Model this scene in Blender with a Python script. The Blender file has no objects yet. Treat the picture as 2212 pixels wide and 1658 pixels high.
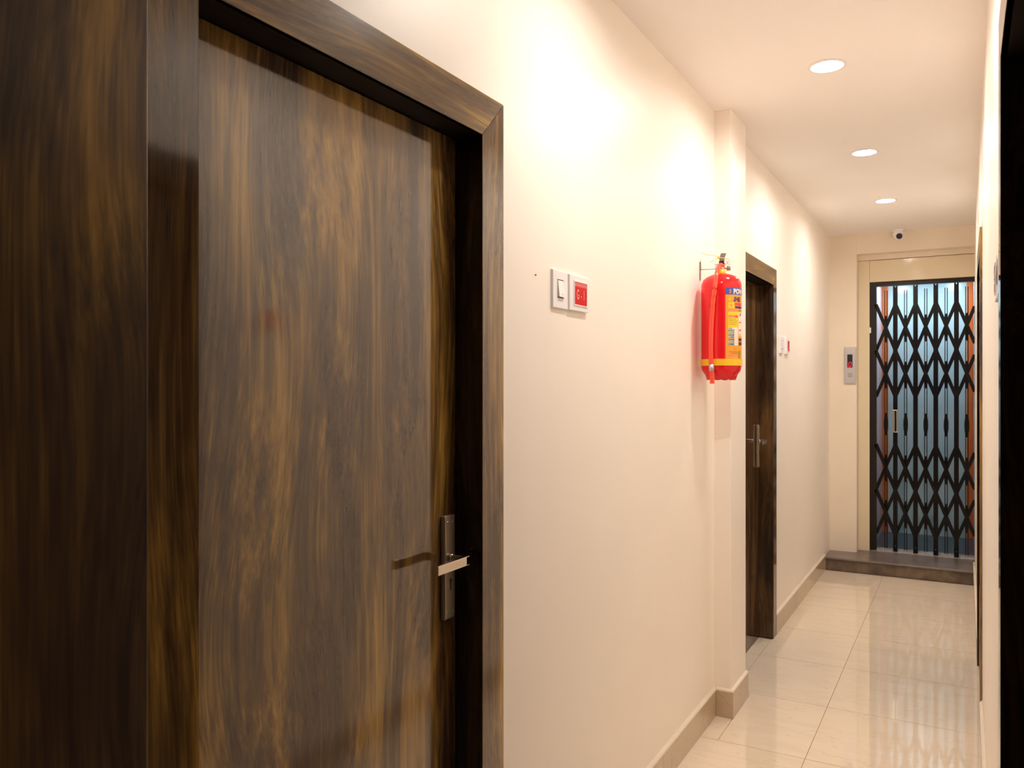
import bpy, math, random
from mathutils import Vector, Matrix
random.seed(7)
scene = bpy.context.scene
COL = scene.collection
PI = math.pi

# ------------------------------------------------------------------ camera, world, exposure
H = 1.48
YAW = math.atan(979 / 1740)
cd = bpy.data.cameras.new('camera')
cam = bpy.data.objects.new('camera', cd)
COL.objects.link(cam)
cam.location = (0, 0, H)
cam.rotation_euler = (PI / 2, 0, YAW)
cd.sensor_width = 36
cd.lens = 1740 / 2212 * 36
cd.clip_start = 0.02
cd.dof.use_dof = True
cd.dof.focus_distance = 2.6
cd.dof.aperture_fstop = 9
scene.camera = cam

world = bpy.data.worlds.new('world')
scene.world = world
world.use_nodes = True
world.node_tree.nodes['Background'].inputs[0].default_value = (0.10, 0.22, 0.55, 1)
world.node_tree.nodes['Background'].inputs[1].default_value = 0.35
scene.view_settings.view_transform = 'Standard'
scene.view_settings.look = 'None'
scene.view_settings.gamma = 1
scene.view_settings.use_curve_mapping = False
scene.view_settings.exposure = 0.6
scene.cycles.max_bounces = 20
scene.cycles.diffuse_bounces = 14
scene.cycles.glossy_bounces = 6
LAMP = 268.0
LAMP_COL = (1.0, 0.925, 0.84)
CABIN = 82.0


# ------------------------------------------------------------------ materials
def new_mat(name):
    m = bpy.data.materials.new(name)
    m.use_nodes = True
    nt = m.node_tree
    return m, nt, nt.nodes['Principled BSDF']


def plain(name, col, rough=0.5, metal=0.0, emit=None, estr=0.0, bump=0.0, bscale=200, var=0.0, spec=None, vscale=6):
    m, nt, b = new_mat(name)
    b.inputs['Base Color'].default_value = (*col, 1)
    b.inputs['Roughness'].default_value = rough
    b.inputs['Metallic'].default_value = metal
    if spec is not None:
        b.inputs['Specular IOR Level'].default_value = spec
    if emit:
        b.inputs['Emission Color'].default_value = (*emit, 1)
        b.inputs['Emission Strength'].default_value = estr
    tc = nt.nodes.new('ShaderNodeTexCoord')
    if bump:
        n = nt.nodes.new('ShaderNodeTexNoise')
        n.inputs['Scale'].default_value = bscale
        n.inputs['Detail'].default_value = 3
        nt.links.new(tc.outputs['Object'], n.inputs['Vector'])
        bp = nt.nodes.new('ShaderNodeBump')
        bp.inputs['Strength'].default_value = bump
        bp.inputs['Distance'].default_value = 0.002
        nt.links.new(n.outputs['Fac'], bp.inputs['Height'])
        nt.links.new(bp.outputs['Normal'], b.inputs['Normal'])
    if var:
        n = nt.nodes.new('ShaderNodeTexNoise')
        n.inputs['Scale'].default_value = vscale
        n.inputs['Detail'].default_value = 5
        nt.links.new(tc.outputs['Object'], n.inputs['Vector'])
        r = nt.nodes.new('ShaderNodeValToRGB')
        r.color_ramp.elements[0].position = 0.3
        r.color_ramp.elements[1].position = 0.7
        r.color_ramp.elements[0].color = (*[c * (1 - var) for c in col], 1)
        r.color_ramp.elements[1].color = (*[min(1, c * (1 + var)) for c in col], 1)
        nt.links.new(n.outputs['Fac'], r.inputs['Fac'])
        nt.links.new(r.outputs['Color'], b.inputs['Base Color'])
    return m


def wood(name, axis, cols, rough, seed=0.0, coat=0.0, gain=1.0, spec=0.5):
    """dark walnut laminate, grain along axis (1 = y, 2 = z)"""
    m, nt, b = new_mat(name)
    L = nt.links.new
    N = nt.nodes.new
    tc = N('ShaderNodeTexCoord')

    def mapped(sc, off=(0, 0, 0)):
        mp = N('ShaderNodeMapping')
        mp.inputs['Scale'].default_value = sc
        mp.inputs['Location'].default_value = (off[0] + seed, off[1] + seed * 0.7, off[2] + seed * 1.3)
        L(tc.outputs['Object'], mp.inputs['Vector'])
        return mp

    def sc(a, g):
        v = [a, a, a]
        v[axis] = g
        return tuple(v)

    def noise(mp, s, det, dist=0.0, rg=0.55):
        n = N('ShaderNodeTexNoise')
        n.inputs['Scale'].default_value = s
        n.inputs['Detail'].default_value = det
        n.inputs['Distortion'].default_value = dist
        n.inputs['Roughness'].default_value = rg
        L(mp.outputs['Vector'], n.inputs['Vector'])
        return n

    def math_(op, a, bb, clamp=False):
        x = N('ShaderNodeMath')
        x.operation = op
        x.use_clamp = clamp
        for i, v in enumerate((a, bb)):
            if isinstance(v, (int, float)):
                x.inputs[i].default_value = v
            else:
                L(v, x.inputs[i])
        return x.outputs[0]

    big = noise(mapped(sc(1, 0.20)), 8, 3, 0.45)                 # broad light and dark figures
    big2 = noise(mapped(sc(1, 0.12), (9, 3, 4)), 13, 2, 0.3)     # where the gold shows
    warp = noise(mapped(sc(1, 0.30), (2, 8, 1)), 5, 0, 0.0)
    # grain lines follow a gently warped coordinate, so that they bend into flame figures
    mpw = mapped(sc(1, 0.028), (3, 1, 2))
    add = N('ShaderNodeVectorMath')
    add.operation = 'ADD'
    wvec = N('ShaderNodeCombineXYZ')
    wamt = math_('MULTIPLY', math_('SUBTRACT', warp.outputs['Fac'], 0.5), 0.17)
    L(wamt, wvec.inputs['Y' if axis == 2 else 'Z'])
    L(wamt, wvec.inputs['X'])
    L(mpw.outputs['Vector'], add.inputs[0])
    L(wvec.outputs['Vector'], add.inputs[1])

    class V:
        outputs = {'Vector': add.outputs['Vector']}
    mid = noise(V, 55, 4, 0.0, 0.6)
    fine = noise(V, 210, 2, 0.0)
    f = math_('MULTIPLY', big.outputs['Fac'], 0.50)
    f = math_('ADD', f, math_('MULTIPLY', big2.outputs['Fac'], 0.22))
    f = math_('ADD', f, math_('MULTIPLY', mid.outputs['Fac'], 0.34))
    f = math_('ADD', f, math_('MULTIPLY', fine.outputs['Fac'], 0.15))
    f = math_('SUBTRACT', f, 0.105)
    r = N('ShaderNodeValToRGB')
    e = r.color_ramp.elements
    pos = (0.36, 0.44, 0.50, 0.565, 0.65)
    e[0].position = pos[0]
    e[1].position = pos[4]
    for p in pos[1:4]:
        e.new(p)
    for i in range(5):
        e[i].color = (*[min(1, c * gain) for c in cols[i]], 1)
    L(f, r.inputs['Fac'])
    L(r.outputs['Color'], b.inputs['Base Color'])
    b.inputs['Roughness'].default_value = rough
    b.inputs['Specular IOR Level'].default_value = spec
    bn = noise(mapped((1, 1, 1), (2, 2, 2)), 45, 3)
    bp = N('ShaderNodeBump')
    bp.inputs['Strength'].default_value = 0.06
    bp.inputs['Distance'].default_value = 0.0006
    L(bn.outputs['Fac'], bp.inputs['Height'])
    L(bp.outputs['Normal'], b.inputs['Normal'])
    return m


WCOLS = [(0.028, 0.014, 0.007), (0.062, 0.033, 0.014), (0.115, 0.064, 0.020), (0.235, 0.132, 0.030), (0.42, 0.245, 0.058)]
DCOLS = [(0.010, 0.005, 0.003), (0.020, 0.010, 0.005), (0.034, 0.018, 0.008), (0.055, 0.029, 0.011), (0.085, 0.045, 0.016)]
M = {}
M['wood_door'] = wood('walnut_laminate_upright', 2, WCOLS, 0.10, 0.3, gain=1.32, spec=1.0)
M['wood_casing'] = wood('walnut_casing_upright', 2, WCOLS, 0.09, 2.1, gain=1.15, spec=1.0)
M['wood_head'] = wood('walnut_casing_level', 1, WCOLS, 0.17, 5.3, gain=1.2, spec=0.9)
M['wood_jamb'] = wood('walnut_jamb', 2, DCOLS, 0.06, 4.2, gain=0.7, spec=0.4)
M['wood_panel'] = wood('walnut_panel', 2, WCOLS, 0.32, 8.4, gain=0.85, spec=0.5)
M['wood_dark'] = wood('walnut_dark', 2, DCOLS, 0.08, 6.2, gain=2.2)
M['soffit'] = plain('shaded_matt_jamb', (0.010, 0.006, 0.004), 0.55, spec=0.15, var=0.2)  # shade under the door head is put into this near-black colour
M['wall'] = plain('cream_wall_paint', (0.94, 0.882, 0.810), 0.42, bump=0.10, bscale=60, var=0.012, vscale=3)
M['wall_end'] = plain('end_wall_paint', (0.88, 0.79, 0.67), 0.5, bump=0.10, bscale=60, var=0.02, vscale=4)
M['ceiling'] = plain('ceiling_paint', (0.94, 0.905, 0.875), 0.7, var=0.012, vscale=2)
M['lift_frame'] = plain('cream_gloss_metal', (0.82, 0.72, 0.53), 0.11)
M['grout'] = plain('floor_grout', (0.50, 0.39, 0.28), 0.8)
M['white'] = plain('white_plastic', (0.88, 0.87, 0.89), 0.3)
M['white_in'] = plain('white_plastic_inner', (0.80, 0.78, 0.78), 0.35)
M['dark_slot'] = plain('dark_slot', (0.03, 0.025, 0.02), 0.6)
M['red_glass'] = plain('red_indicator', (0.72, 0.025, 0.03), 0.15)
M['red_sheen'] = plain('painted_red_sheen', (0.80, 0.16, 0.15), 0.2)  # lighter red that imitates a reflection on the indicator window
M['pink_print'] = plain('pink_lettering', (0.80, 0.42, 0.36), 0.4)
M['chrome'] = plain('brushed_nickel', (0.62, 0.56, 0.48), 0.22, 1.0)
M['chrome_dark'] = plain('antique_nickel', (0.42, 0.35, 0.26), 0.42, 0.9)
M['steel'] = plain('brushed_steel', (0.62, 0.61, 0.64), 0.34, 0.75)
M['red_paint'] = plain('red_enamel', (0.80, 0.012, 0.018), 0.14)
M['red_hose'] = plain('red_hose_plastic', (0.92, 0.10, 0.055), 0.18)
M['yellow'] = plain('yellow_plastic', (0.90, 0.55, 0.02), 0.35)
M['yellow_pale'] = plain('pale_yellow_tie', (0.85, 0.62, 0.22), 0.4)
M['black'] = plain('black_plastic', (0.012, 0.012, 0.014), 0.3)
M['gate'] = plain('black_gate_paint', (0.0055, 0.004, 0.0042), 0.22, bump=0.1, bscale=40, spec=0.3)
M['gate_brown'] = plain('dark_brown_gate_paint', (0.016, 0.010, 0.008), 0.35, spec=0.3)
M['cabin'] = plain('pale_blue_cabin_panel', (0.52, 0.70, 0.72), 0.18)
M['cabin_side'] = plain('cabin_side_panel', (0.60, 0.60, 0.68), 0.25)
M['orange'] = plain('orange_cabin_strip', (0.72, 0.16, 0.025), 0.25)
M['cabin_floor'] = plain('slate_cabin_floor', (0.05, 0.075, 0.10), 0.3, var=0.3)
M['sill'] = plain('aluminium_sill', (0.55, 0.52, 0.50), 0.35, 0.6, var=0.3, vscale=30)
M['led_red'] = plain('red_digit', (0.3, 0, 0.02), 0.4, emit=(1.0, 0.02, 0.07), estr=1.0)
M['lamp'] = plain('lamp_diffuser', (1, 1, 1), 0.5, emit=LAMP_COL, estr=LAMP)
M['cabin_lamp'] = plain('cabin_lamp', (1, 1, 1), 0.5, emit=(0.78, 0.92, 1.0), estr=CABIN)
M['grey_metal'] = plain('worn_grey_metal', (0.34, 0.27, 0.21), 0.35, 0.8)
M['plaster_ledge'] = plain('rough_cream_ledge', (0.80, 0.71, 0.60), 0.8, bump=0.4, bscale=60)


def tile_mat(name, base, vein, rough):
    m, nt, b = new_mat(name)
    L = nt.links.new
    N = nt.nodes.new
    tc = N('ShaderNodeTexCoord')
    mp = N('ShaderNodeMapping')
    mp.inputs['Rotation'].default_value = (0, 0, 0.9)
    mp.inputs['Scale'].default_value = (1.2, 4.5, 1)
    L(tc.outputs['Object'], mp.inputs['Vector'])
    n = N('ShaderNodeTexNoise')
    n.inputs['Scale'].default_value = 2.3
    n.inputs['Detail'].default_value = 5
    n.inputs['Distortion'].default_value = 1.2
    L(mp.outputs['Vector'], n.inputs['Vector'])
    r = N('ShaderNodeValToRGB')
    e = r.color_ramp.elements
    e[0].position = 0.34
    e[0].color = (*base, 1)
    e[1].position = 0.72
    e[1].color = (*[c * 0.92 for c in base], 1)
    k = e.new(0.488)
    k.color = (*base, 1)
    k = e.new(0.500)
    k.color = (*vein, 1)
    k = e.new(0.512)
    k.color = (*base, 1)
    L(n.outputs['Fac'], r.inputs['Fac'])
    L(r.outputs['Color'], b.inputs['Base Color'])
    b.inputs['Roughness'].default_value = rough
    b.inputs['Specular IOR Level'].default_value = 1.0
    return m


M['tile'] = tile_mat('cream_vitrified_tile', (0.82, 0.71, 0.575), (0.74, 0.61, 0.475), 0.035)
M['skirt'] = tile_mat('beige_skirting_tile', (0.56, 0.44, 0.31), (0.47, 0.36, 0.25), 0.12)


def stone_mat():
    m, nt, b = new_mat('stained_grey_stone')
    L = nt.links.new
    N = nt.nodes.new
    tc = N('ShaderNodeTexCoord')
    n = N('ShaderNodeTexNoise')
    n.inputs['Scale'].default_value = 9
    n.inputs['Detail'].default_value = 7
    n.inputs['Roughness'].default_value = 0.65
    L(tc.outputs['Object'], n.inputs['Vector'])
    r = N('ShaderNodeValToRGB')
    e = r.color_ramp.elements
    e[0].position = 0.35
    e[0].color = (0.085, 0.062, 0.048, 1)
    e[1].position = 0.68
    e[1].color = (0.22, 0.165, 0.115, 1)
    L(n.outputs['Fac'], r.inputs['Fac'])
    L(r.outputs['Color'], b.inputs['Base Color'])
    b.inputs['Roughness'].default_value = 0.38
    return m


M['stone'] = stone_mat()
M['stone_top'] = plain('purplish_grey_stone', (0.19, 0.155, 0.14), 0.3, var=0.25, vscale=7)


# ------------------------------------------------------------------ mesh helpers
class MB:
    def __init__(self):
        self.v, self.f, self.s = [], [], []

    def add(self, vs, fs, smooth=False):
        o = len(self.v)
        self.v += [tuple(p) for p in vs]
        self.f += [tuple(i + o for i in f) for f in fs]
        self.s += [smooth] * len(fs)
        return self

    def box(self, x0, x1, y0, y1, z0, z1):
        vs = [(x, y, z) for x in (x0, x1) for y in (y0, y1) for z in (z0, z1)]
        return self.add(vs, [(0, 1, 3, 2), (4, 6, 7, 5), (0, 4, 5, 1), (2, 3, 7, 6), (0, 2, 6, 4), (1, 5, 7, 3)])

    def prism(self, pts, axis, a, b):
        """polygon pts in the plane across axis, extruded from a to b"""
        def P(p, t):
            q = list(p)
            q.insert(axis, t)
            return q
        n = len(pts)
        vs = [P(p, a) for p in pts] + [P(p, b) for p in pts]
        fs = [tuple(range(n))[::-1], tuple(range(n, 2 * n))]
        fs += [(i, (i + 1) % n, n + (i + 1) % n, n + i) for i in range(n)]
        return self.add(vs, fs)

    def frustum(self, x0, x1, ya, yb, za, zb, inset):
        """plate standing off from x0 to x1, front inset: a plate with a sloped rim"""
        vs = [(x0, ya, za), (x0, yb, za), (x0, yb, zb), (x0, ya, zb)]
        i = inset
        vs += [(x1, ya + i, za + i), (x1, yb - i, za + i), (x1, yb - i, zb - i), (x1, ya + i, zb - i)]
        return self.add(vs, [(3, 2, 1, 0), (4, 5, 6, 7), (0, 1, 5, 4), (1, 2, 6, 5), (2, 3, 7, 6), (3, 0, 4, 7)])

    def lathe(self, prof, c, n=40, axis=2, mat=None, smooth=True):
        vs, fs = [], []
        for (r, z) in prof:
            for k in range(n):
                a = 2 * PI * k / n
                p = Vector((r * math.cos(a), r * math.sin(a), z))
                if axis == 0:
                    p = Vector((p.z, p.x, p.y))
                elif axis == 1:
                    p = Vector((p.x, p.z, p.y))
                if mat:
                    p = mat @ p
                vs.append(p + Vector(c))
        for i in range(len(prof) - 1):
            for k in range(n):
                fs.append((i * n + k, i * n + (k + 1) % n, (i + 1) * n + (k + 1) % n, (i + 1) * n + k))
        self.add(vs, fs, smooth)
        o = len(self.v) - len(vs)
        self.f += [tuple(o + k for k in range(n))[::-1], tuple(o + (len(prof) - 1) * n + k for k in range(n))]
        self.s += [False, False]
        return self

    def tube(self, pts, r, n=10, radii=None):
        pts = [Vector(p) for p in pts]
        vs, fs = [], []
        up = Vector((0.13, 0.2, 1)).normalized()
        for i, p in enumerate(pts):
            t = (pts[min(i + 1, len(pts) - 1)] - pts[max(i - 1, 0)]).normalized()
            a = t.cross(up)
            if a.length < 0.2:
                a = t.cross(Vector((1, 0, 0)))
            a.normalize()
            bb = t.cross(a).normalized()
            rr = radii[i] if radii else r
            for k in range(n):
                w = 2 * PI * k / n
                vs.append(p + a * rr * math.cos(w) + bb * rr * math.sin(w))
        for i in range(len(pts) - 1):
            for k in range(n):
                fs.append((i * n + k, i * n + (k + 1) % n, (i + 1) * n + (k + 1) % n, (i + 1) * n + k))
        fs += [tuple(range(n))[::-1], tuple((len(pts) - 1) * n + k for k in range(n))]
        return self.add(vs, fs, True)

    def strip(self, pts, nrm, w, t):
        """flat bar of width w (along the in-plane side) and thickness t through two points"""
        a, b = Vector(pts[0]), Vector(pts[1])
        d = (b - a).normalized()
        nrm = Vector(nrm)
        s = d.cross(nrm).normalized() * w / 2
        q = nrm * t / 2
        vs = [a - s - q, a + s - q, a + s + q, a - s + q, b - s - q, b + s - q, b + s + q, b - s + q]
        return self.add(vs, [(3, 2, 1, 0), (4, 5, 6, 7), (0, 1, 5, 4), (1, 2, 6, 5), (2, 3, 7, 6), (3, 0, 4, 7)])

    def build(self, name, mat, parent=None, bevel=0.0, seg=2):
        root = parent
        off = Vector((0, 0, 0))
        while root is not None:
            off += root.location
            root = root.parent
        if parent is None:
            zs = [p[2] for p in self.v]
            off = Vector((sum(p[0] for p in self.v) / len(self.v), sum(p[1] for p in self.v) / len(self.v), min(zs)))
        me = bpy.data.meshes.new(name)
        me.from_pydata([tuple(Vector(p) - off) for p in self.v], [], self.f)
        me.polygons.foreach_set('use_smooth', self.s)
        me.materials.append(M[mat] if isinstance(mat, str) else mat)
        me.update()
        import bmesh
        bm = bmesh.new()
        bm.from_mesh(me)
        bmesh.ops.recalc_face_normals(bm, faces=bm.faces)
        bm.to_mesh(me)
        bm.free()
        o = bpy.data.objects.new(name, me)
        COL.objects.link(o)
        if parent is None:
            o.location = off
        else:
            o.parent = parent
        if bevel:
            mo = o.modifiers.new('bevel', 'BEVEL')
            mo.width = bevel
            mo.segments = seg
            mo.limit_method = 'ANGLE'
            mo.angle_limit = math.radians(40)
        return o


def B(x0, x1, y0, y1, z0, z1):
    return MB().box(x0, x1, y0, y1, z0, z1)


def tag(o, label=None, cat=None, group=None, kind=None):
    for k, v in (('label', label), ('category', cat), ('group', group), ('kind', kind)):
        if v:
            o[k] = v
    return o


def empty(name, loc, label=None, cat=None, group=None, kind=None):
    o = bpy.data.objects.new(name, None)
    o.empty_display_size = 0.05
    COL.objects.link(o)
    o.location = loc
    return tag(o, label, cat, group, kind)


def text_geo(s, size, bold=0.0, shear=0.0):
    cu = bpy.data.curves.new('lettering', 'FONT')
    cu.body = s
    cu.size = size
    cu.offset = bold
    cu.shear = shear
    cu.resolution_u = 3
    ob = bpy.data.objects.new('lettering_source', cu)
    COL.objects.link(ob)
    bpy.context.view_layer.update()
    me = bpy.data.meshes.new_from_object(ob)
    vs = [tuple(v.co) for v in me.vertices]
    fs = [tuple(p.vertices) for p in me.polygons]
    bpy.data.objects.remove(ob)
    bpy.data.curves.remove(cu)
    bpy.data.meshes.remove(me)
    return vs, fs


# ------------------------------------------------------------------ main dimensions
XL, XR = -0.98, 0.064
XCL, XCR = -0.97, 0.054          # faces of the door casings
CEIL = 2.70
YB, YE = -2.6, 7.12              # back and end of the corridor
HEAD_IN, HEAD_OUT = 2.055, 2.152  # door head
BASE = 0.12

# ------------------------------------------------------------------ floor of large tiles
fl = tag(B(-1.25, 0.30, YB - 0.2, 7.26, -0.06, -0.004).build('floor', 'grout'), 'polished cream tiled corridor floor', 'floor', kind='structure')
tcols = [(-0.977, -0.553), (-0.550, 0.062)]
y = 3.34 - 0.586 * 10
first = {}
while y < 6.8:
    y1 = min(y + 0.586, 6.82)
    for ci, (xa, xb) in enumerate(tcols):
        if y > 3.3 and y < 3.4 and ci == 0:
            for (xx0, xx1) in ((-0.977, -0.898), (-0.895, -0.553)):
                B(xx0, xx1, y + 0.0015, y1 - 0.0015, -0.01, 0.0).build('floor_tile', 'tile', fl)
            continue
        B(xa, xb, y + 0.0015, y1 - 0.0015, -0.01, 0.0).build('floor_tile', 'tile', fl)
    y = y + 0.586
# thresholds inside the door openings
B(-1.10, -0.980, 4.03, 4.81, -0.01, -0.0005).build('threshold_tile', 'tile', fl)
B(-1.10, -0.980, 0.80, 1.58, -0.01, -0.0005).build('threshold_tile', 'tile', fl)
B(0.066, 0.16, 0.70, 1.66, -0.01, -0.0005).build('threshold_tile', 'tile', fl)
B(0.066, 0.16, 4.08, 4.88, -0.01, -0.0005).build('threshold_tile', 'tile', fl)

# ------------------------------------------------------------------ walls and ceiling


def wall_with_doors(name, xa, xb, y0, y1, openings, mat):
    mb = MB()
    y = y0
    for (a, b, h) in openings:
        mb.box(xa, xb, y, a, -0.02, CEIL)
        mb.box(xa, xb, a, b, h, CEIL)
        y = b
    mb.box(xa, xb, y, y1, -0.02, CEIL)
    return mb.build(name, mat)


tag(wall_with_doors('wall_left', -1.16, XL, YB, 7.25, [(0.76, 1.62, 2.10), (3.98, 4.86, 2.10)], 'wall'),
    'long cream plastered wall with the dark doors and extinguisher', 'wall', kind='structure')
tag(wall_with_doors('wall_right', XR, 0.22, YB, 7.25, [(0.62, 1.70, 2.10), (4.04, 4.92, 2.10)], 'wall'),
    'cream wall seen nearly edge-on beside the dark door jamb', 'wall', kind='structure')
LX, LR = -0.462, 0.0485
LY = (1.985, 3.287, 4.611, 5.894)
cm = MB()
cm.box(-1.25, LX - LR, YB - 0.2, 7.26, CEIL, CEIL + 0.1).box(LX + LR, 0.30, YB - 0.2, 7.26, CEIL, CEIL + 0.1)
ya = YB - 0.2
for yl in LY:
    cm.box(LX - LR, LX + LR, ya, yl - LR, CEIL, CEIL + 0.1)
    ya = yl + LR
cm.box(LX - LR, LX + LR, ya, 7.26, CEIL, CEIL + 0.1).box(LX - 0.06, LX + 0.06, 1.5, 6.2, CEIL + 0.1005, CEIL + 0.11)
tag(cm.build('ceiling', 'ceiling'),
    'flat pale corridor ceiling with recessed round lights', 'ceiling', kind='structure')
wb = MB()
wb.box(-1.16, -0.75, YB - 0.12, YB, -0.02, CEIL).box(-0.1, 0.22, YB - 0.12, YB, -0.02, CEIL)
wb.box(-0.75, -0.1, YB - 0.12, YB, 2.3, CEIL).box(-0.75, -0.1, YB - 0.12, YB, -0.02, 0.9)
tag(wb.build('wall_back', 'wall'), 'wall closing the corridor behind the viewer', 'wall', kind='structure')

# pillar
pil = tag(B(XL - 0.01, -0.905, 3.590, 3.863, 0, CEIL).build('wall_pillar', 'wall', bevel=0.003), 'narrow cream pillar projecting between the extinguisher and second door', 'pillar', kind='structure')

# end wall with the lift recess
ew = MB()
ew.box(-1.16, -0.773, YE, 7.30, 0.0, CEIL).box(-0.773, 0.22, YE, 7.30, 2.540, CEIL)
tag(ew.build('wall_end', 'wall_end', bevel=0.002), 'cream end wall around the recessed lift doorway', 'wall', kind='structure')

# step
st = MB().box(-0.979, 0.045, 6.822, 7.26, 0, 0.088)
step = tag(empty('step', (-0.46, 6.9, 0)), 'low stained grey stone step in front of the lift', 'step', kind='structure')
B(-0.979, 0.052, 6.834, 7.26, 0.0, 0.088).build('riser', 'stone', step)
B(-0.979, 0.052, 6.820, 7.26, 0.088, 0.104).build('tread_slab', 'stone_top', step, bevel=0.004)
B(0.0525, 0.0635, 6.80, 7.12, 0.0, 0.115).build('end_fillet', 'plaster_ledge', step)


# skirting: pieces of tile with a plaster ledge on top
def skirting(name, x, sgn, runs, label):
    root = empty(name, (x, runs[0][0], 0), label, 'baseboard', kind='structure')
    for (a, b) in runs:
        y = a
        while y < b - 1e-4:
            e = min(y + 0.586, b)
            if b - e < 0.06:
                e = b
            B(min(x, x + sgn * 0.011), max(x, x + sgn * 0.011), y + 0.0008, e - 0.0008, 0.0005, BASE - 0.006).build('skirting_tile', 'skirt', root)
            y = e
        pts = [(x, BASE - 0.006), (x + sgn * 0.0115, BASE - 0.006), (x + sgn * 0.0105, BASE), (x, BASE + 0.010)]
        MB().prism(pts, 1, a, b).build('plaster_ledge', 'plaster_ledge', root)
    return root


sk = skirting('baseboard_left', XL, 1, [(1.684, 3.589), (4.912, 6.820)], 'beige tile skirting along the wall with the extinguisher')
# round the pillar
B(-0.968, -0.893, 3.578, 3.589, 0.0005, BASE - 0.004).build('skirting_tile', 'skirt', sk)
B(-0.9045, -0.893, 3.590, 3.868, 0.0005, BASE - 0.004).build('skirting_tile', 'skirt', sk)
MB().prism([(3.590, BASE - 0.004), (3.578, BASE - 0.004), (3.579, BASE + 0.002), (3.590, BASE + 0.008)], 0, -0.968, -0.893).build('plaster_ledge', 'plaster_ledge', sk)
MB().prism([(-0.905, BASE - 0.004), (-0.893, BASE - 0.004), (-0.894, BASE + 0.002), (-0.905, BASE + 0.008)], 1, 3.590, 3.868).build('plaster_ledge', 'plaster_ledge', sk)
skirting('baseboard_right', XR, -1, [(1.752, 3.985), (4.98, 6.80)], 'beige tile skirting along the wall seen edge-on')

# wooden cladding at the near left
pan = MB().box(-0.979, -0.930, -1.2, 0.684, 0.002, CEIL - 0.002)
tag(pan.build('wood_panel', 'wood_panel', bevel=0.002), 'tall dark wood cladding board filling the left edge beside the first door', 'panel', kind='structure')


# ------------------------------------------------------------------ doors
def make_door(name, side, y0, y1, cw, label, leaf_x, mats, head_out=HEAD_OUT, handle=None):
    """opening y0..y1; casing width cw; side -1 = left wall, +1 = right wall"""
    wx = XL if side < 0 else XR
    fx = XCL if side < 0 else XCR
    root = empty(name, (wx, (y0 + y1) / 2, 0), label, 'door', kind='structure')
    xa, xb = sorted((wx + side * 0.001, fx))
    g = 0.0006
    hi, ho = HEAD_IN, head_out
    cz, ch, cj, cl = mats
    # mitred casing
    MB().prism([(y1 + g, 0.001), (y1 + cw, 0.001), (y1 + cw, ho - g), (y1 + g, hi - g)], 0, xa, xb).build('side_casing', cz, root, bevel=0.0008, seg=1)
    MB().prism([(y0 - cw, 0.001), (y0 - g, 0.001), (y0 - g, hi - g), (y0 - cw, ho - g)], 0, xa, xb).build('side_casing', cz, root, bevel=0.0008, seg=1)
    MB().prism([(y0, hi), (y1, hi), (y1 + cw, ho), (y0 - cw, ho)], 0, xa, xb).build('head_casing', ch, root, bevel=0.0008, seg=1)
    # jamb lining
    ja, jb = sorted((fx + side * 0.001, leaf_x + side * 0.05))
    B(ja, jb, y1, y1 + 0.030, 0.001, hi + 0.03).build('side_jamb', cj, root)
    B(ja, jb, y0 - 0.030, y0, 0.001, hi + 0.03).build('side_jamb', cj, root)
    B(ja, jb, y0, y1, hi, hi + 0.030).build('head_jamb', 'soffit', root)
    la, lb = sorted((leaf_x, leaf_x + side * 0.035))
    B(la, lb, y0 + 0.002, y1 - 0.002, 0.006, hi - 0.002).build('door_leaf', cl, root, bevel=0.001, seg=1)
    if handle:
        hy, zb, zt, zl = handle
        s = -side
        h = B(*sorted((leaf_x, leaf_x + s * 0.014)), hy - 0.021, hy + 0.021, zb, zt).build('handle_plate', 'chrome_dark', root, bevel=0.004, seg=3)
        for dz in (zb + 0.016, zt - 0.016):
            for dy in (-0.011, 0.011):
                MB().lathe([(0.0030, 0), (0.0030, 0.0012), (0.0018, 0.0022)], (leaf_x + s * 0.014, hy + dy, dz), 12, axis=0,
                           mat=Matrix.Rotation(PI if s < 0 else 0, 3, 'Z')).build('screw', 'chrome', h)
        kx = leaf_x + s * 0.0145
        MB().lathe([(0.0045, 0), (0.0045, 0.0004)], (kx, hy + 0.001, zb + 0.088), 14, axis=0).build('keyhole', 'dark_slot', h)
        B(*sorted((kx, kx + s * 0.0004)), hy - 0.0012, hy + 0.0032, zb + 0.066, zb + 0.088).build('keyhole_slot', 'dark_slot', h)
        lv = MB().lathe([(0.0125, 0), (0.0125, 0.006), (0.011, 0.009)], (leaf_x + s * 0.014, hy + 0.002, zl), 24, axis=0,
                        mat=Matrix.Rotation(PI if s < 0 else 0, 3, 'Z'))
        lv.build('handle_collar', 'chrome', root)
        lv = MB().box(*sorted((leaf_x + s * 0.020, leaf_x + s * 0.062)), hy - 0.006, hy + 0.008, zl - 0.010, zl + 0.010)
        lv.box(*sorted((leaf_x + s * 0.052, leaf_x + s * 0.062)), hy - 0.118, hy + 0.008, zl - 0.0105, zl + 0.0105)
        lv.build('handle_lever', 'chrome', root, bevel=0.0012)
    return root


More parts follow.
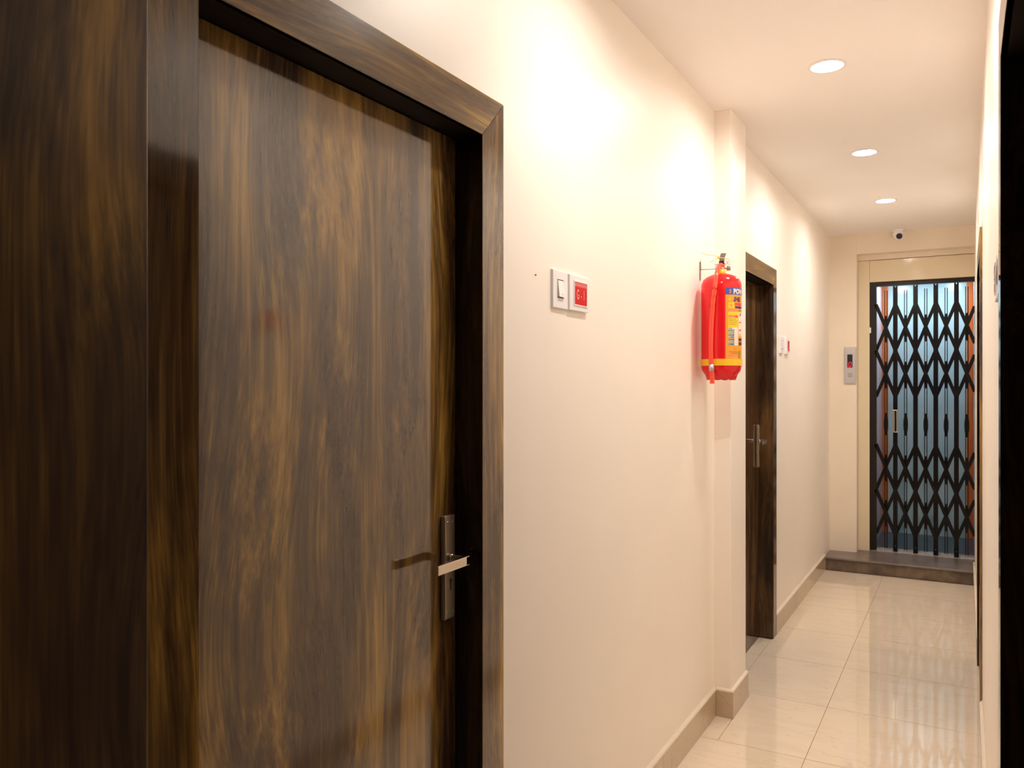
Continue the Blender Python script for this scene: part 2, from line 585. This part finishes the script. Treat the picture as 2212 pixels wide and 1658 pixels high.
make_door('door_1', -1, 0.797, 1.585, 0.098, 'large near dark walnut laminate door with satin lever handle', -1.043,
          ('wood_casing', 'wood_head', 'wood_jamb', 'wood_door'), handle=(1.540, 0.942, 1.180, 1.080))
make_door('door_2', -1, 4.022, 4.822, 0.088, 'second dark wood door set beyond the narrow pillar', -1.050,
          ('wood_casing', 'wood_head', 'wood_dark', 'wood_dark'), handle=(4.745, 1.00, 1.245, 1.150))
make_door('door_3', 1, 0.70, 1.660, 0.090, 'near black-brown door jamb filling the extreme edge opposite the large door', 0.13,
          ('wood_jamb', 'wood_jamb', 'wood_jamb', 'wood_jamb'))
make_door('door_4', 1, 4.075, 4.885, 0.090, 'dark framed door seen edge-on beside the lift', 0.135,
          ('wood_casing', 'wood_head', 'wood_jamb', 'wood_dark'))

# ------------------------------------------------------------------ ceiling lights


def ceiling_light(y, label):
    x = LX
    root = empty('ceiling_light', (x, y, CEIL), label, 'light', 'recessed round lights in the corridor ceiling')
    ring = MB().lathe([(0.054, 0.010), (0.0545, -0.001), (0.056, -0.0035), (0.069, -0.0035), (0.072, -0.001), (0.072, -0.0003), (0.058, -0.0003), (0.058, 0.010)], (x, y, CEIL), 48)
    ring.f = ring.f[:-2]
    ring.s = ring.s[:-2]
    ring.build('trim_ring', 'white', root)
    MB().lathe([(0.0535, 0.011), (0.0535, 0.009), (0.045, 0.0080), (0.02, 0.0075)], (x, y, CEIL), 40).build('diffuser', 'lamp', root)


ceiling_light(3.287, 'round glowing ceiling light nearest the viewer in the row')
ceiling_light(4.611, 'middle glowing round light of the three seen on the ceiling')
ceiling_light(5.894, 'farthest round ceiling light, closest to the small dome camera')
ceiling_light(1.985, 'round ceiling light above the switches beside the large door')

# ------------------------------------------------------------------ lift: landing frame, gate, cabin
lf = empty('lift_frame', (-0.31, 7.24, 0.104), 'cream painted metal frame around the folding lift gate', 'frame', kind='structure')
B(-0.7725, -0.688, 7.235, 7.32, 0.104, 2.497).build('side_post', 'lift_frame', lf, bevel=0.002)
B(0.068, 0.19, 7.235, 7.32, 0.104, 2.497).build('side_post', 'lift_frame', lf, bevel=0.002)
B(-0.6870, 0.067, 7.236, 7.32, 2.318, 2.495).build('header', 'lift_frame', lf, bevel=0.002)
B(-0.773, 0.19, 7.215, 7.31, 2.4985, 2.5395).build('plaster_fill', 'wall_end', lf)
B(-0.687, 0.067, 7.2605, 7.44, 0.085, 0.107).build('sill', 'sill', lf)
for k in range(3):
    B(-0.686, 0.066, 7.285 + k * 0.05, 7.297 + k * 0.05, 0.107, 0.112).build('sill_rib', 'sill', lf)

GY = 7.285
gate = empty('folding_gate', (-0.31, GY, 0.112), 'black collapsible lattice gate closed across the lift', 'gate')
B(-0.640, 0.067, GY - 0.022, GY + 0.022, 2.283, 2.317).build('top_track', 'gate_brown', gate)
B(-0.6865, -0.638, GY - 0.024, GY + 0.024, 0.113, 2.317).build('end_post', 'gate_brown', gate, bevel=0.002)
posts = [-0.4976, -0.3500, -0.2050, -0.0606]
allp = [-0.6425] + posts + [0.083]
for k, x in enumerate(posts):
    mb = MB().box(x - 0.017, x - 0.003, GY - 0.018, GY + 0.0, 0.114, 2.281)
    mb.box(x + 0.003, x + 0.017, GY - 0.018, GY + 0.0, 0.114, 2.281).box(x - 0.003, x + 0.003, GY - 0.008, GY - 0.002, 0.16, 2.27)
    mb.build('upright_bar', 'gate', gate)
    B(x - 0.010, x + 0.010, GY - 0.014, GY + 0.002, 0.1125, 0.150).build('foot', 'gate', gate)
levels = [(2.135, 1.755), (1.755, 1.375), (0.985, 0.612), (0.612, 0.245)]
for i in range(5):
    xa, xb = allp[i], allp[i + 1]
    if i == 4:
        xb = 0.083
    for (zt, zb) in levels:
        for (p, q, dy) in (((xa, zt), (xb, zb), 0.006), ((xa, zb), (xb, zt), 0.012)):
            px, pz = p
            qx, qz = q
            if i == 4:     # stops where it meets the side post
                tt = (0.066 - px) / (qx - px)
                qx, qz = 0.066, pz + (qz - pz) * tt
            MB().strip(((px, GY + dy - 0.002, pz), (qx, GY + dy - 0.002, qz)), (0, 1, 0), 0.026, 0.004).build('lattice_link', 'gate', gate)
            if dy < 0.01:
                MB().strip(((px, GY - 0.022, pz), (qx, GY - 0.022, qz)), (0, 1, 0), 0.026, 0.004).build('lattice_link', 'gate', gate)
    xm = (allp[i] + allp[i + 1]) / 2
    for s in (-1, 1):
        B(xm + s * 0.0085 - 0.0032, xm + s * 0.0085 + 0.0032, GY + 0.016, GY + 0.020, 0.125, 2.25).build('picket_rod', 'gate', gate)
    for zc in (1.945, 1.565, 0.80, 0.425):
        pts = [(xm - 0.003, zc - 0.125), (xm + 0.003, zc - 0.125), (xm + 0.013, zc - 0.08), (xm + 0.013, zc + 0.06), (xm + 0.003, zc + 0.10),
               (xm - 0.003, zc + 0.10), (xm - 0.013, zc + 0.06), (xm - 0.013, zc - 0.08)]
        MB().prism([(a, b) for a, b in pts], 1, GY + 0.021, GY + 0.026).build('spindle_plate', 'gate', gate)
        MB().lathe([(0.007, 0), (0.007, 0.005), (0.003, 0.007)], (xm, GY - 0.024, zc), 12, axis=1,
                   mat=Matrix.Rotation(PI, 3, 'Z')).build('rivet', 'gate', gate)
    zc = 1.150
    pts = [(xm + 0.0175 * math.sin(a) * (1 if abs(math.cos(a)) < 0.6 else 0.9), zc + 0.095 * math.cos(a)) for a in [k * PI / 8 for k in range(16)]]
    MB().prism(pts, 1, GY + 0.021, GY + 0.027).build('oval_plate', 'gate', gate)
hd = MB().box(-0.519, -0.477, GY - 0.046, GY - 0.019, 1.085, 1.092).box(-0.519, -0.477, GY - 0.046, GY - 0.019, 1.263, 1.270)
hd.box(-0.517, -0.500, GY - 0.048, GY - 0.030, 1.085, 1.270).box(-0.489, -0.478, GY - 0.044, GY - 0.030, 1.085, 1.270)
hd.build('pull_handle', 'chrome', gate, bevel=0.002)
tag(B(-0.6885, -0.6775, GY - 0.050, GY - 0.0255, 1.90, 1.945).build('latch_stud', 'white', gate))

cab = empty('lift_cabin', (-0.31, 7.9, 0.10), 'pale blue lift cabin with orange upright strips behind the gate', 'lift', kind='structure')
CX0, CX1, CY0, CY1, CZ0, CZ1 = -0.679, 0.064, 7.46, 8.28, 0.10, 2.40
B(CX0 - 0.05, CX1 + 0.05, CY0, CY1 + 0.05, 0.05, CZ0).build('cabin_floor', 'cabin_floor', cab)
B(CX0 - 0.05, CX1 + 0.05, CY0, CY1 + 0.05, CZ1, CZ1 + 0.04).build('cabin_ceiling', 'cabin_side', cab)
B(CX0 - 0.03, CX0, CY0, CY1, CZ0, CZ1).build('side_panel', 'cabin_side', cab)
B(CX1, CX1 + 0.03, CY0, CY1, CZ0, CZ1).build('side_panel', 'cabin_side', cab)
B(CX0, CX1, CY1, CY1 + 0.03, CZ0, CZ1).build('back_panel', 'cabin', cab)
for (a, b) in ((-0.676, -0.627), (0.011, 0.061)):
    B(a, b, CY1 - 0.008, CY1 - 0.0005, CZ0 + 0.001, CZ1 - 0.001).build('orange_strip', 'orange', cab, bevel=0.002)
for x in (-0.53, -0.09):
    MB().lathe([(0.045, -0.001), (0.045, -0.010), (0.03, -0.014)], (x, 7.93, CZ1), 28).build('cabin_lamp', 'cabin_lamp', cab)
# shaft lining between landing and cabin
sh = MB().box(-0.80, -0.76, 7.321, 8.4, -0.02, 2.62).box(0.16, 0.20, 7.321, 8.4, -0.02, 2.62).box(-0.80, 0.20, 8.36, 8.42, -0.02, 2.62)
sh.box(-0.80, 0.20, 7.321, 8.42, 2.60, 2.66).box(-0.80, 0.20, 7.445, 8.42, -0.06, -0.02)
tag(sh.build('wall_shaft', 'gate_brown'), 'dark shaft lining behind the lift gate', 'wall', kind='structure')

# lift call panel
cp = empty('lift_call_panel', (-0.822, YE, 1.48), 'brushed steel lift call panel with red floor digit beside the gate', 'panel')
B(-0.868, -0.776, YE - 0.014, YE - 0.0005, 1.480, 1.783).build('face_plate', 'steel', cp, bevel=0.006, seg=3)
B(-0.843, -0.803, YE - 0.0152, YE - 0.0142, 1.614, 1.722).build('display_window', 'black', cp)
dm = MB()
dx, dz, w, h, t, sl = -0.825, 1.640, 0.017, 0.037, 0.0032, 0.16
segs = [((0, 0), (w, 0)), ((0, h), (w, h)), ((0, 0), (0, h)), ((w, 0), (w, h))]
for (a, b) in segs:
    P = lambda p: (dx - w / 2 + p[0] + sl * p[1], YE - 0.0158, dz - h / 2 + p[1])
    dm.strip((P(a), P(b)), (0, 1, 0), t, 0.0008)
dg = dm.build('floor_digit', 'led_red', cp)
B(-0.838, -0.806, YE - 0.0158, YE - 0.0142, 1.538, 1.568).build('call_button', 'chrome_dark', cp, bevel=0.0005)
for px in (-0.832, -0.826, -0.818, -0.812):
    B(px - 0.0015, px + 0.0015, YE - 0.0164, YE - 0.0158, 1.543, 1.563).build('button_mark', 'steel', cp)

# dome camera
cc = empty('security_camera', (-0.455, 7.04, CEIL), 'small white security camera with black lens under the ceiling end', 'camera')
MB().lathe([(0.048, -0.0005), (0.048, -0.010), (0.036, -0.016)], (-0.455, 7.045, CEIL), 32).build('mount_base', 'white', cc)
cdir = (Vector((0, 0, 1.35)) - Vector((-0.455, 7.045, 2.655))).normalized()
rot = cdir.to_track_quat('Z', 'Y').to_matrix()
cen = Vector((-0.459, 7.035, 2.658))
MB().lathe([(0.004, -0.042), (0.022, -0.036), (0.036, -0.018), (0.041, 0.0), (0.041, 0.012), (0.039, 0.020), (0.034, 0.025), (0.024, 0.0285)], cen, 32, mat=rot).build('camera_body', 'white', cc)
MB().lathe([(0.0225, 0.0280), (0.0225, 0.0305), (0.014, 0.034), (0.006, 0.0352)], cen + Vector((0.006, 0, -0.012)), 28, mat=rot).build('camera_lens', 'black', cc)


# ------------------------------------------------------------------ switch plates
def switch(x, s, y0, y1, z0, z1, th, label, group=None):
    """s = +1 for the left wall (faces +x), -1 for the right wall"""
    root = empty('light_switch', (x, (y0 + y1) / 2, z0), label, 'switch', group)
    xx = lambda d: x + s * d
    MB().frustum(xx(0.0003), xx(th), y0, y1, z0, z1, 0.0018).build('face_plate', 'white', root, bevel=0.001)
    yc = (y0 + y1) / 2 - s * 0.002
    w, h = 0.0215, 0.0265
    zc = (z0 + z1) / 2 + 0.002
    B(*sorted((xx(th), xx(th + 0.0010))), yc - w, yc + w, zc - h, zc + h).build('rocker_frame', 'white_in', root, bevel=0.0004)
    B(*sorted((xx(th + 0.0008), xx(th + 0.0012))), yc - w * 0.84, yc + w * 0.84, zc - h * 0.95, zc + h * 0.95).build('rocker_gap', 'dark_slot', root)
    # tilted rocker: bottom stands out
    d0, d1, bb = th + 0.0013, th + 0.0062, th + 0.0010
    pts = [(xx(bb), zc - h * 0.86), (xx(d1), zc - h * 0.86), (xx(d0), zc + h * 0.86), (xx(bb), zc + h * 0.86)]
    MB().prism(pts, 1, yc - w * 0.78, yc + w * 0.78).build('rocker', 'white', root, bevel=0.0006)
    B(*sorted((xx(d1 - 0.0012), xx(d1 - 0.0003))), yc - 0.0006 + s * 0.004, yc + 0.0006 + s * 0.004, zc - h * 0.66, zc - h * 0.50).build('rocker_mark', 'dark_slot', root)
    return root


def indicator(x, s, y0, y1, z0, z1, th, label, text=None, group=None, red=0.5):
    root = empty('indicator_plate', (x, (y0 + y1) / 2, z0), label, 'indicator', group)
    xx = lambda d: x + s * d
    MB().frustum(xx(0.0003), xx(th), y0, y1, z0, z1, 0.0018).build('face_plate', 'white', root, bevel=0.001)
    yc = (y0 + y1) / 2 + 0.006 * s
    zc = (z0 + z1) / 2
    w, h = (y1 - y0) * 0.315, (z1 - z0) * 0.315
    fr = MB()
    for (a, b, c, d) in ((yc - w - 0.003, yc + w + 0.003, zc + h, zc + h + 0.003), (yc - w - 0.003, yc + w + 0.003, zc - h - 0.003, zc - h),
                         (yc - w - 0.003, yc - w, zc - h, zc + h), (yc + w, yc + w + 0.003, zc - h, zc + h)):
        fr.box(*sorted((xx(th - 0.0005), xx(th + 0.0022))), a, b, c, d)
    fr.build('window_rim', 'white', root)
    B(*sorted((xx(th - 0.0005), xx(th + 0.0008))), yc - w, yc + w, zc - h, zc + h).build('red_window', 'red_glass', root)
    if text:
        B(*sorted((xx(th + 0.0008), xx(th + 0.0010))), yc - w, yc + w, zc + h * 0.60, zc + h * 0.98).build('painted_reflection', 'red_sheen', root)  # reflection across the window top, laid on as a paler strip
        mb = MB()
        for (ch, cy, sz) in (('G', yc - w * 0.66, 0.040), ('-', yc + w * 0.04, 0.030), ('1', yc + w * 0.38, 0.042)):
            vs, fs = text_geo(ch, sz, 0.0003)
            mb.add([(xx(th + 0.0012), cy + s * vx * 0.62, zc - h * 0.50 + vy + (0.002 if ch == '-' else 0)) for vx, vy, _ in vs], fs)
        mb.build('lettering', 'pink_print', root)
    return root


switch(XL, 1, 1.955, 2.050, 1.687, 1.793, 0.0075, 'white rocker switch plate on the wall beside the large near door')
indicator(XL, 1, 2.053, 2.188, 1.688, 1.791, 0.0105, 'white plate with red window marked G-1 beside the near door', text=True)
switch(XL, 1, 5.030, 5.125, 1.665, 1.770, 0.010, 'small far white rocker switch plate on wall past the second door')
indicator(XL, 1, 5.185, 5.300, 1.665, 1.768, 0.014, 'far white plate with plain red window past the second door')
switch(XR, -1, 1.925, 2.015, 1.665, 1.760, 0.005, 'white switch plate seen edge-on beside the near dark jamb')
indicator(XR, -1, 2.022, 2.118, 1.663, 1.758, 0.006, 'red windowed plate seen edge-on beyond the edge-on switch')

# ------------------------------------------------------------------ fire extinguisher
EC = Vector((-0.885, 3.350, 0))
cdir = Vector((0.885, -3.35, 0)).normalized()
rdir = Vector((-cdir.y, cdir.x, 0))
RB = 0.0815
ZS = 518.8


def zz(v):
    return 1.48 + (828 - v) / ZS


def ep(u, v, fwd):
    """point near the extinguisher: u, v as offsets measured on it, fwd towards the viewer from its axis"""
    s = (u - 1558) / ZS
    return EC + rdir * s + cdir * fwd + Vector((0, 0, zz(v)))


def cyl(phi, z, r):
    a = math.radians(phi)
    return EC + cdir * (r * math.cos(a)) + rdir * (r * math.sin(a)) + Vector((0, 0, z))


ex = empty('fire_extinguisher', (EC.x, EC.y, zz(820)), 'red fire extinguisher hung on the cream wall before the pillar', 'extinguisher')
prof = [(0.040, zz(806)), (0.058, zz(812)), (0.066, zz(808)), (0.078, zz(799)), (RB - 0.0008, zz(792)), (RB, zz(786)), (RB, zz(630)), (RB, zz(616)),
        (RB - 0.002, zz(611)), (0.074, zz(604)), (0.062, zz(598)), (0.045, zz(593.5)), (0.026, zz(591)), (0.018, zz(590))]
MB().lathe(prof, EC, 64).build('cylinder_body', 'red_paint', ex)
# scalloped foot ring
ft = MB()
n = 64
vs, fs = [], []
for k in range(n):
    a = 2 * PI * k / n
    low = zz(820) + 0.006 * (0.5 + 0.5 * math.cos(6 * a))
    for (r, z) in ((0.067, zz(806)), (0.059, low), (0.055, low), (0.058, zz(806))):
        vs.append(EC + Vector((r * math.cos(a), r * math.sin(a), z)))
for k in range(n):
    j = (k + 1) % n
    for q in range(3):
        fs.append((k * 4 + q, j * 4 + q, j * 4 + q + 1, k * 4 + q + 1))
ft.add(vs, fs, True)
ft.build('foot_ring', 'red_paint', ex)


def cpatch(mb, p0, p1, va, vb, r):
    n = max(2, int(abs(p1 - p0) / 5) + 1)
    vs, fs = [], []
    for i in range(n + 1):
        p = p0 + (p1 - p0) * i / n
        vs += [cyl(p, zz(va), r), cyl(p, zz(vb), r)]
    for i in range(n):
        fs.append((2 * i, 2 * i + 1, 2 * i + 3, 2 * i + 2))
    mb.add(vs, fs, True)
    return mb


LBL = {
    'lb_orange': (0.86, 0.36, 0.03), 'lb_blue': (0.07, 0.10, 0.42), 'lb_yellow': (0.90, 0.62, 0.02), 'lb_red': (0.75, 0.07, 0.05),
    'lb_white': (0.82, 0.80, 0.74), 'lb_navy': (0.03, 0.03, 0.16), 'lb_green': (0.20, 0.36, 0.30), 'lb_olive': (0.42, 0.30, 0.02),
    'lb_salmon': (0.86, 0.26, 0.14), 'lb_sky': (0.06, 0.20, 0.50), 'lb_brown': (0.45, 0.16, 0.02), 'lb_black': (0.04, 0.04, 0.05)}
for k, c in LBL.items():
    M[k] = plain('print_' + k[3:], c, 0.28)
lab = MB()
cpatch(lab, 11.5, 150, 639, 776, RB + 0.0006)
lab = lab.build('paper_label', 'lb_orange', ex)


def ph(u):
    return math.degrees(math.asin(max(-1, min(1, (u - 1558) / (ZS * RB)))))


def lp(col, ua, ub, va, vb, lvl=1, deg=False):
    a, b = (ua, ub) if deg else (ph(ua), ph(ub))
    return cpatch(MB(), a, b, va, vb, RB + 0.0006 + 0.0002 * lvl)


def ltext(s, u0, vbase, size, col, bold=0.0, shear=0.0, name='lettering', squeeze=1.0, lvl=3):
    vs, fs = text_geo(s, size, bold, shear)
    p0 = ph(u0)
    out = [cyl(p0 + math.degrees(x * squeeze / RB), zz(vbase) + y, RB + 0.0006 + 0.0002 * lvl) for x, y, _ in vs]
    MB().add(out, fs, False).build(name, col, lab)


cpatch(MB(), 11.5, 150, 624.5, 639.4, RB + 0.0008).build('blue_band', 'lb_blue', lab)
ar = MB()
for (x, y0, y1) in ((0.0, 0, 0.011),):
    pts = [(-0.0018, 0), (0.0018, 0), (0.0018, 0.010), (0.0042, 0.010), (0, 0.0165), (-0.0042, 0.010), (-0.0018, 0.010)]
    ar.add([cyl(ph(1576) + math.degrees(a / RB), zz(636) + b, RB + 0.0012) for a, b in pts], [tuple(range(7))])
    pts = [(-0.0045, -0.001), (0.0045, -0.001), (0.0045, 0.0008), (-0.0045, 0.0008)]
    ar.add([cyl(ph(1576) + math.degrees(a / RB), zz(636) + b, RB + 0.0012) for a, b in pts], [(0, 1, 2, 3)])
ar.build('arrow_emblem', 'lb_salmon', lab)
ltext('POW', 1582.6, 637.2, 0.0280, 'lb_white', bold=0.0012, squeeze=0.86)
ltext('SHEL', 1582.4, 653.2, 0.0245, 'lb_navy', bold=0.0011, shear=0.30, squeeze=0.80)
fm = MB()
pts = [(0, 0), (0.004, 0.003), (0.005, 0.008), (0.002, 0.012), (0.004, 0.017), (-0.001, 0.013), (-0.004, 0.008), (-0.003, 0.003)]
fm.add([cyl(ph(1574.5) + math.degrees(a / RB), zz(652.5) + b, RB + 0.0012) for a, b in pts], [tuple(range(8))])
fm.build('flame_emblem', 'lb_yellow', lab)
for (col, ua, ub, va, vb, l) in (
        ('lb_yellow', 1572, 1584, 656, 668, 1), ('lb_orange', 1575.5, 1580.5, 658.5, 665.5, 2), ('lb_red', 1585.5, 1599, 656, 662.6, 1), ('lb_navy', 1586, 1599, 663.6, 668, 1),
        ('lb_salmon', 1572, 1591.5, 670, 674.5, 1), ('lb_olive', 1593, 1598, 670, 674, 1), ('lb_yellow', 1571.5, 1592.3, 675.5, 709, 1),
        ('lb_salmon', 1572.5, 1591.5, 682.5, 688, 2), ('lb_red', 1586, 1591, 683, 687.5, 3), ('lb_salmon', 1573, 1591.8, 766, 770, 1), ('lb_olive', 1592.4, 1597, 758, 774, 1),
        ('lb_white', 1593.2, 1599.6, 676, 712, 1), ('lb_white', 1593.2, 1599.6, 713, 727, 1), ('lb_black', 1593.6, 1599.4, 731, 737, 2), ('lb_black', 1593.6, 1599.4, 739, 746, 2),
        ('lb_black', 1595.4, 1597.2, 678, 684, 3), ('lb_red', 1594.4, 1598, 696, 698.5, 3), ('lb_red', 1594.4, 1598, 713, 715.5, 3), ('lb_orange', 1595, 1597, 722, 727, 3)):
    lp(col, ua, ub, va, vb, l).build('printed_block', col, lab)
for k in range(4):
    lp('', 1573, 1588 + (k * 7) % 4, 690.5 + k * 3.6, 691.6 + k * 3.6, 2).build('printed_line', 'lb_olive', lab)
for k in range(8):
    va = 708.5 + k * 4.8
    lp('', 1572.6, 1584, va, va + 4.0, 1).build('table_cell', 'lb_green' if k % 2 else 'lb_white', lab)
    lp('', 1573.2, 1580.2, va + 0.9, va + 3.2, 2).build('table_print', 'lb_green', lab)
    if k > 1:
        lp('', 1580.8 - (k == 4) * 3 - (k == 7) * 4, 1583.5, va + 0.4, va + 3.4, 3).build('table_mark', 'lb_sky', lab)
    lp('', 1584.6, 1592.0, va, va + 4.2, 1).build('table_cell', 'lb_white', lab)
ltext('S. K.', 1582.5, 757, 0.0130, 'lb_brown', squeeze=0.8)
for k in range(2):
    lp('', 1574 + k * 5, 1591, 759.5 + 3 * k, 760.8 + 3 * k, 2).build('printed_line', 'lb_brown', lab)

# strap
sm = MB()
vs, fs = [], []
n = 64
for k in range(n):
    a = 2 * PI * k / n
    for (r, v) in ((RB + 0.0006, 775), (RB + 0.003, 775), (RB + 0.003, 789), (RB + 0.0006, 789)):
        vs.append(EC + Vector((r * math.cos(a), r * math.sin(a), zz(v))))
for k in range(n):
    j = (k + 1) % n
    for q in range(4):
        fs.append((k * 4 + q, j * 4 + q, j * 4 + (q + 1) % 4, k * 4 + (q + 1) % 4))
sm.add(vs, fs, False)
sm.build('yellow_strap', 'yellow', ex)
# neck and valve
MB().lathe([(0.021, zz(591)), (0.0185, zz(588)), (0.0175, zz(582)), (0.016, zz(581.5))], EC, 32).build('neck_collar', 'yellow', ex)
MB().lathe([(0.012, zz(582)), (0.014, zz(580)), (0.014, zz(576)), (0.010, zz(573)), (0.010, zz(568)), (0.006, zz(567))], EC, 24).build('valve_body', 'steel', ex)
gmat = Matrix.Rotation(0, 3, 'X')
gm = MB().lathe([(0.0075, 0), (0.0085, 0.002), (0.0085, 0.016), (0.007, 0.018)], ep(1573, 583.5, 0.004), 20)
gm.build('pressure_gauge', 'grey_metal', ex)
MB().tube([ep(1560, 577, 0.004), ep(1572, 577.5, 0.004)], 0.006, 12).build('gauge_stem', 'steel', ex)
# black grip and lever
q = MB()


def slab(mb, pts, f0, f1):
    """polygon given as (u, v) pairs, thickness from f0 to f1 towards the viewer"""
    n = len(pts)
    vs = [ep(u, v, f0) for u, v in pts] + [ep(u, v, f1) for u, v in pts]
    fs = [tuple(range(n))[::-1], tuple(range(n, 2 * n))] + [(i, (i + 1) % n, n + (i + 1) % n, n + i) for i in range(n)]
    return mb.add(vs, fs)


slab(MB(), [(1553, 571), (1563, 572), (1564, 565), (1562.5, 562.5), (1553, 564)], -0.01, 0.014).build('grip', 'black', ex, bevel=0.001)
slab(MB(), [(1553.4, 564), (1562.4, 563), (1568.4, 546.5), (1558, 545.8), (1556, 549)], -0.006, 0.008).build('squeeze_lever', 'grey_metal', ex, bevel=0.0012)
slab(MB(), [(1562, 570), (1565.5, 573.5), (1566.5, 572), (1564, 566), (1565, 560), (1563, 559.5)], 0.0, 0.004).build('lower_lever', 'grey_metal', ex)
rg = MB()
rg.tube([ep(1570 + 3.2 * math.cos(a) + 2, 563.5 + 5.2 * math.sin(a), 0.006 + 0.003 * math.cos(a)) for a in [k * 2 * PI / 20 for k in range(21)]], 0.0008, 6)
rg.tube([ep(1573 + 4.2 * math.cos(a) + 1, 568 + 3.8 * math.sin(a), 0.009) for a in [k * 2 * PI / 20 for k in range(15)]], 0.0008, 6)
rg.tube([ep(1563, 567, 0.006), ep(1568, 571, 0.008), ep(1574, 563, 0.01)], 0.0009, 6)
rg.build('pin_ring', 'chrome_dark', ex)
# hose
hp = [(1562, 574, 0.004), (1557, 571.8, 0.012), (1553, 575, 0.022), (1550.5, 584, 0.045), (1548.8, 594, 0.066), (1547, 604, 0.080), (1545.7, 620, 0.089), (1543, 640, 0.088), (1540.2, 665, 0.0865),
      (1538, 700, 0.085), (1536.8, 735, 0.0840), (1536.8, 765, 0.0835), (1537.4, 788, 0.0830)]


def smooth_path(pts, k=4):
    out = []
    P = [Vector(p) for p in pts]
    for i in range(len(P) - 1):
        p0, p1, p2, p3 = P[max(i - 1, 0)], P[i], P[i + 1], P[min(i + 2, len(P) - 1)]
        for j in range(k):
            t = j / k
            out.append(0.5 * ((2 * p1) + (p2 - p0) * t + (2 * p0 - 5 * p1 + 4 * p2 - p3) * t * t + (3 * p1 - p0 - 3 * p2 + p3) * t ** 3))
    out.append(P[-1])
    return out


hs = smooth_path([ep(*p) for p in hp])
MB().tube(hs, 0.0092, 14).build('hose', 'red_hose', ex)
a, b = ep(1537.5, 786.5, 0.0828), ep(1538.3, 800, 0.0825)
MB().tube([a, b], 0.0105, 14).build('hose_ferrule', 'steel', ex)
npnts, rad = [], []
a, b = ep(1538.3, 799, 0.0825), ep(1539.5, 827, 0.080)
for k in range(22):
    npnts.append(a.lerp(b, k / 21))
    rad.append(0.0105 if (k % 2 and k < 15) else 0.0094)
MB().tube(npnts, 0, 14, rad).build('hose_nozzle', 'red_hose', ex)
# yellow cable tie
ty = MB()
ty.tube(smooth_path([Vector((XL + 0.004, 3.36, zz(541) + 0.004)), ep(1525, 546, -0.02), ep(1542, 549, -0.004), ep(1552, 555, 0.008)]), 0.0012, 6)
ty.tube([ep(1552, 556.5, 0.01), ep(1545, 559.5, 0.012), ep(1536, 565, 0.014)], 0.0010, 6)
ty.tube(smooth_path([ep(1552, 556, 0.011), ep(1558, 557, 0.0125), ep(1566.3, 558, 0.010), ep(1567, 557.5, -0.006), ep(1559, 555, -0.012), ep(1553.5, 555, -0.008), ep(1552, 556, 0.011)]), 0.0016, 6)
tie = ty.build('cable_tie', 'yellow_pale', ex)
slab(MB(), [(1550, 553), (1554.5, 554), (1554.5, 559), (1550.5, 558.5)], 0.006, 0.013).build('tie_lock', 'yellow', ex)
# wall bracket with hook
br = empty('wall_hook', (XL, 3.366, zz(600)), 'thin metal wall hook carrying the red extinguisher', 'hook')
yb = 3.366
B(XL + 0.0003, XL + 0.003, yb - 0.007, yb + 0.007, zz(600), zz(560)).build('back_plate', 'grey_metal', br)
MB().tube([(XL + 0.002, yb, zz(577)), (-0.935, yb, zz(577.5)), (-0.914, yb - 0.001, zz(577.5)), (-0.912, yb - 0.001, zz(571))], 0.0016, 8).build('hook_arm', 'grey_metal', br)
MB().tube([(-0.916, yb - 0.001, zz(568)), (-0.896, yb - 0.004, zz(568))], 0.0016, 8).build('hook_tip', 'grey_metal', br)
MB().tube([(XL + 0.004, yb - 0.004, zz(555)), (XL + 0.005, yb, zz(577))], 0.0009, 6).build('hanging_wire', 'grey_metal', br)

# small marks on the wall: two old nails
for (yy, z_) in ((1.865, 1.765), (1.5, 2.62)):
    nl = MB().lathe([(0.0016, 0), (0.0016, 0.003), (0.0006, 0.004)], (XL, yy, z_), 8, axis=0).build('nail', 'dark_slot')
    tag(nl, 'tiny dark nail head beside the near switch' if yy > 1.8 else 'tiny dark nail head above the large door head', 'nail')
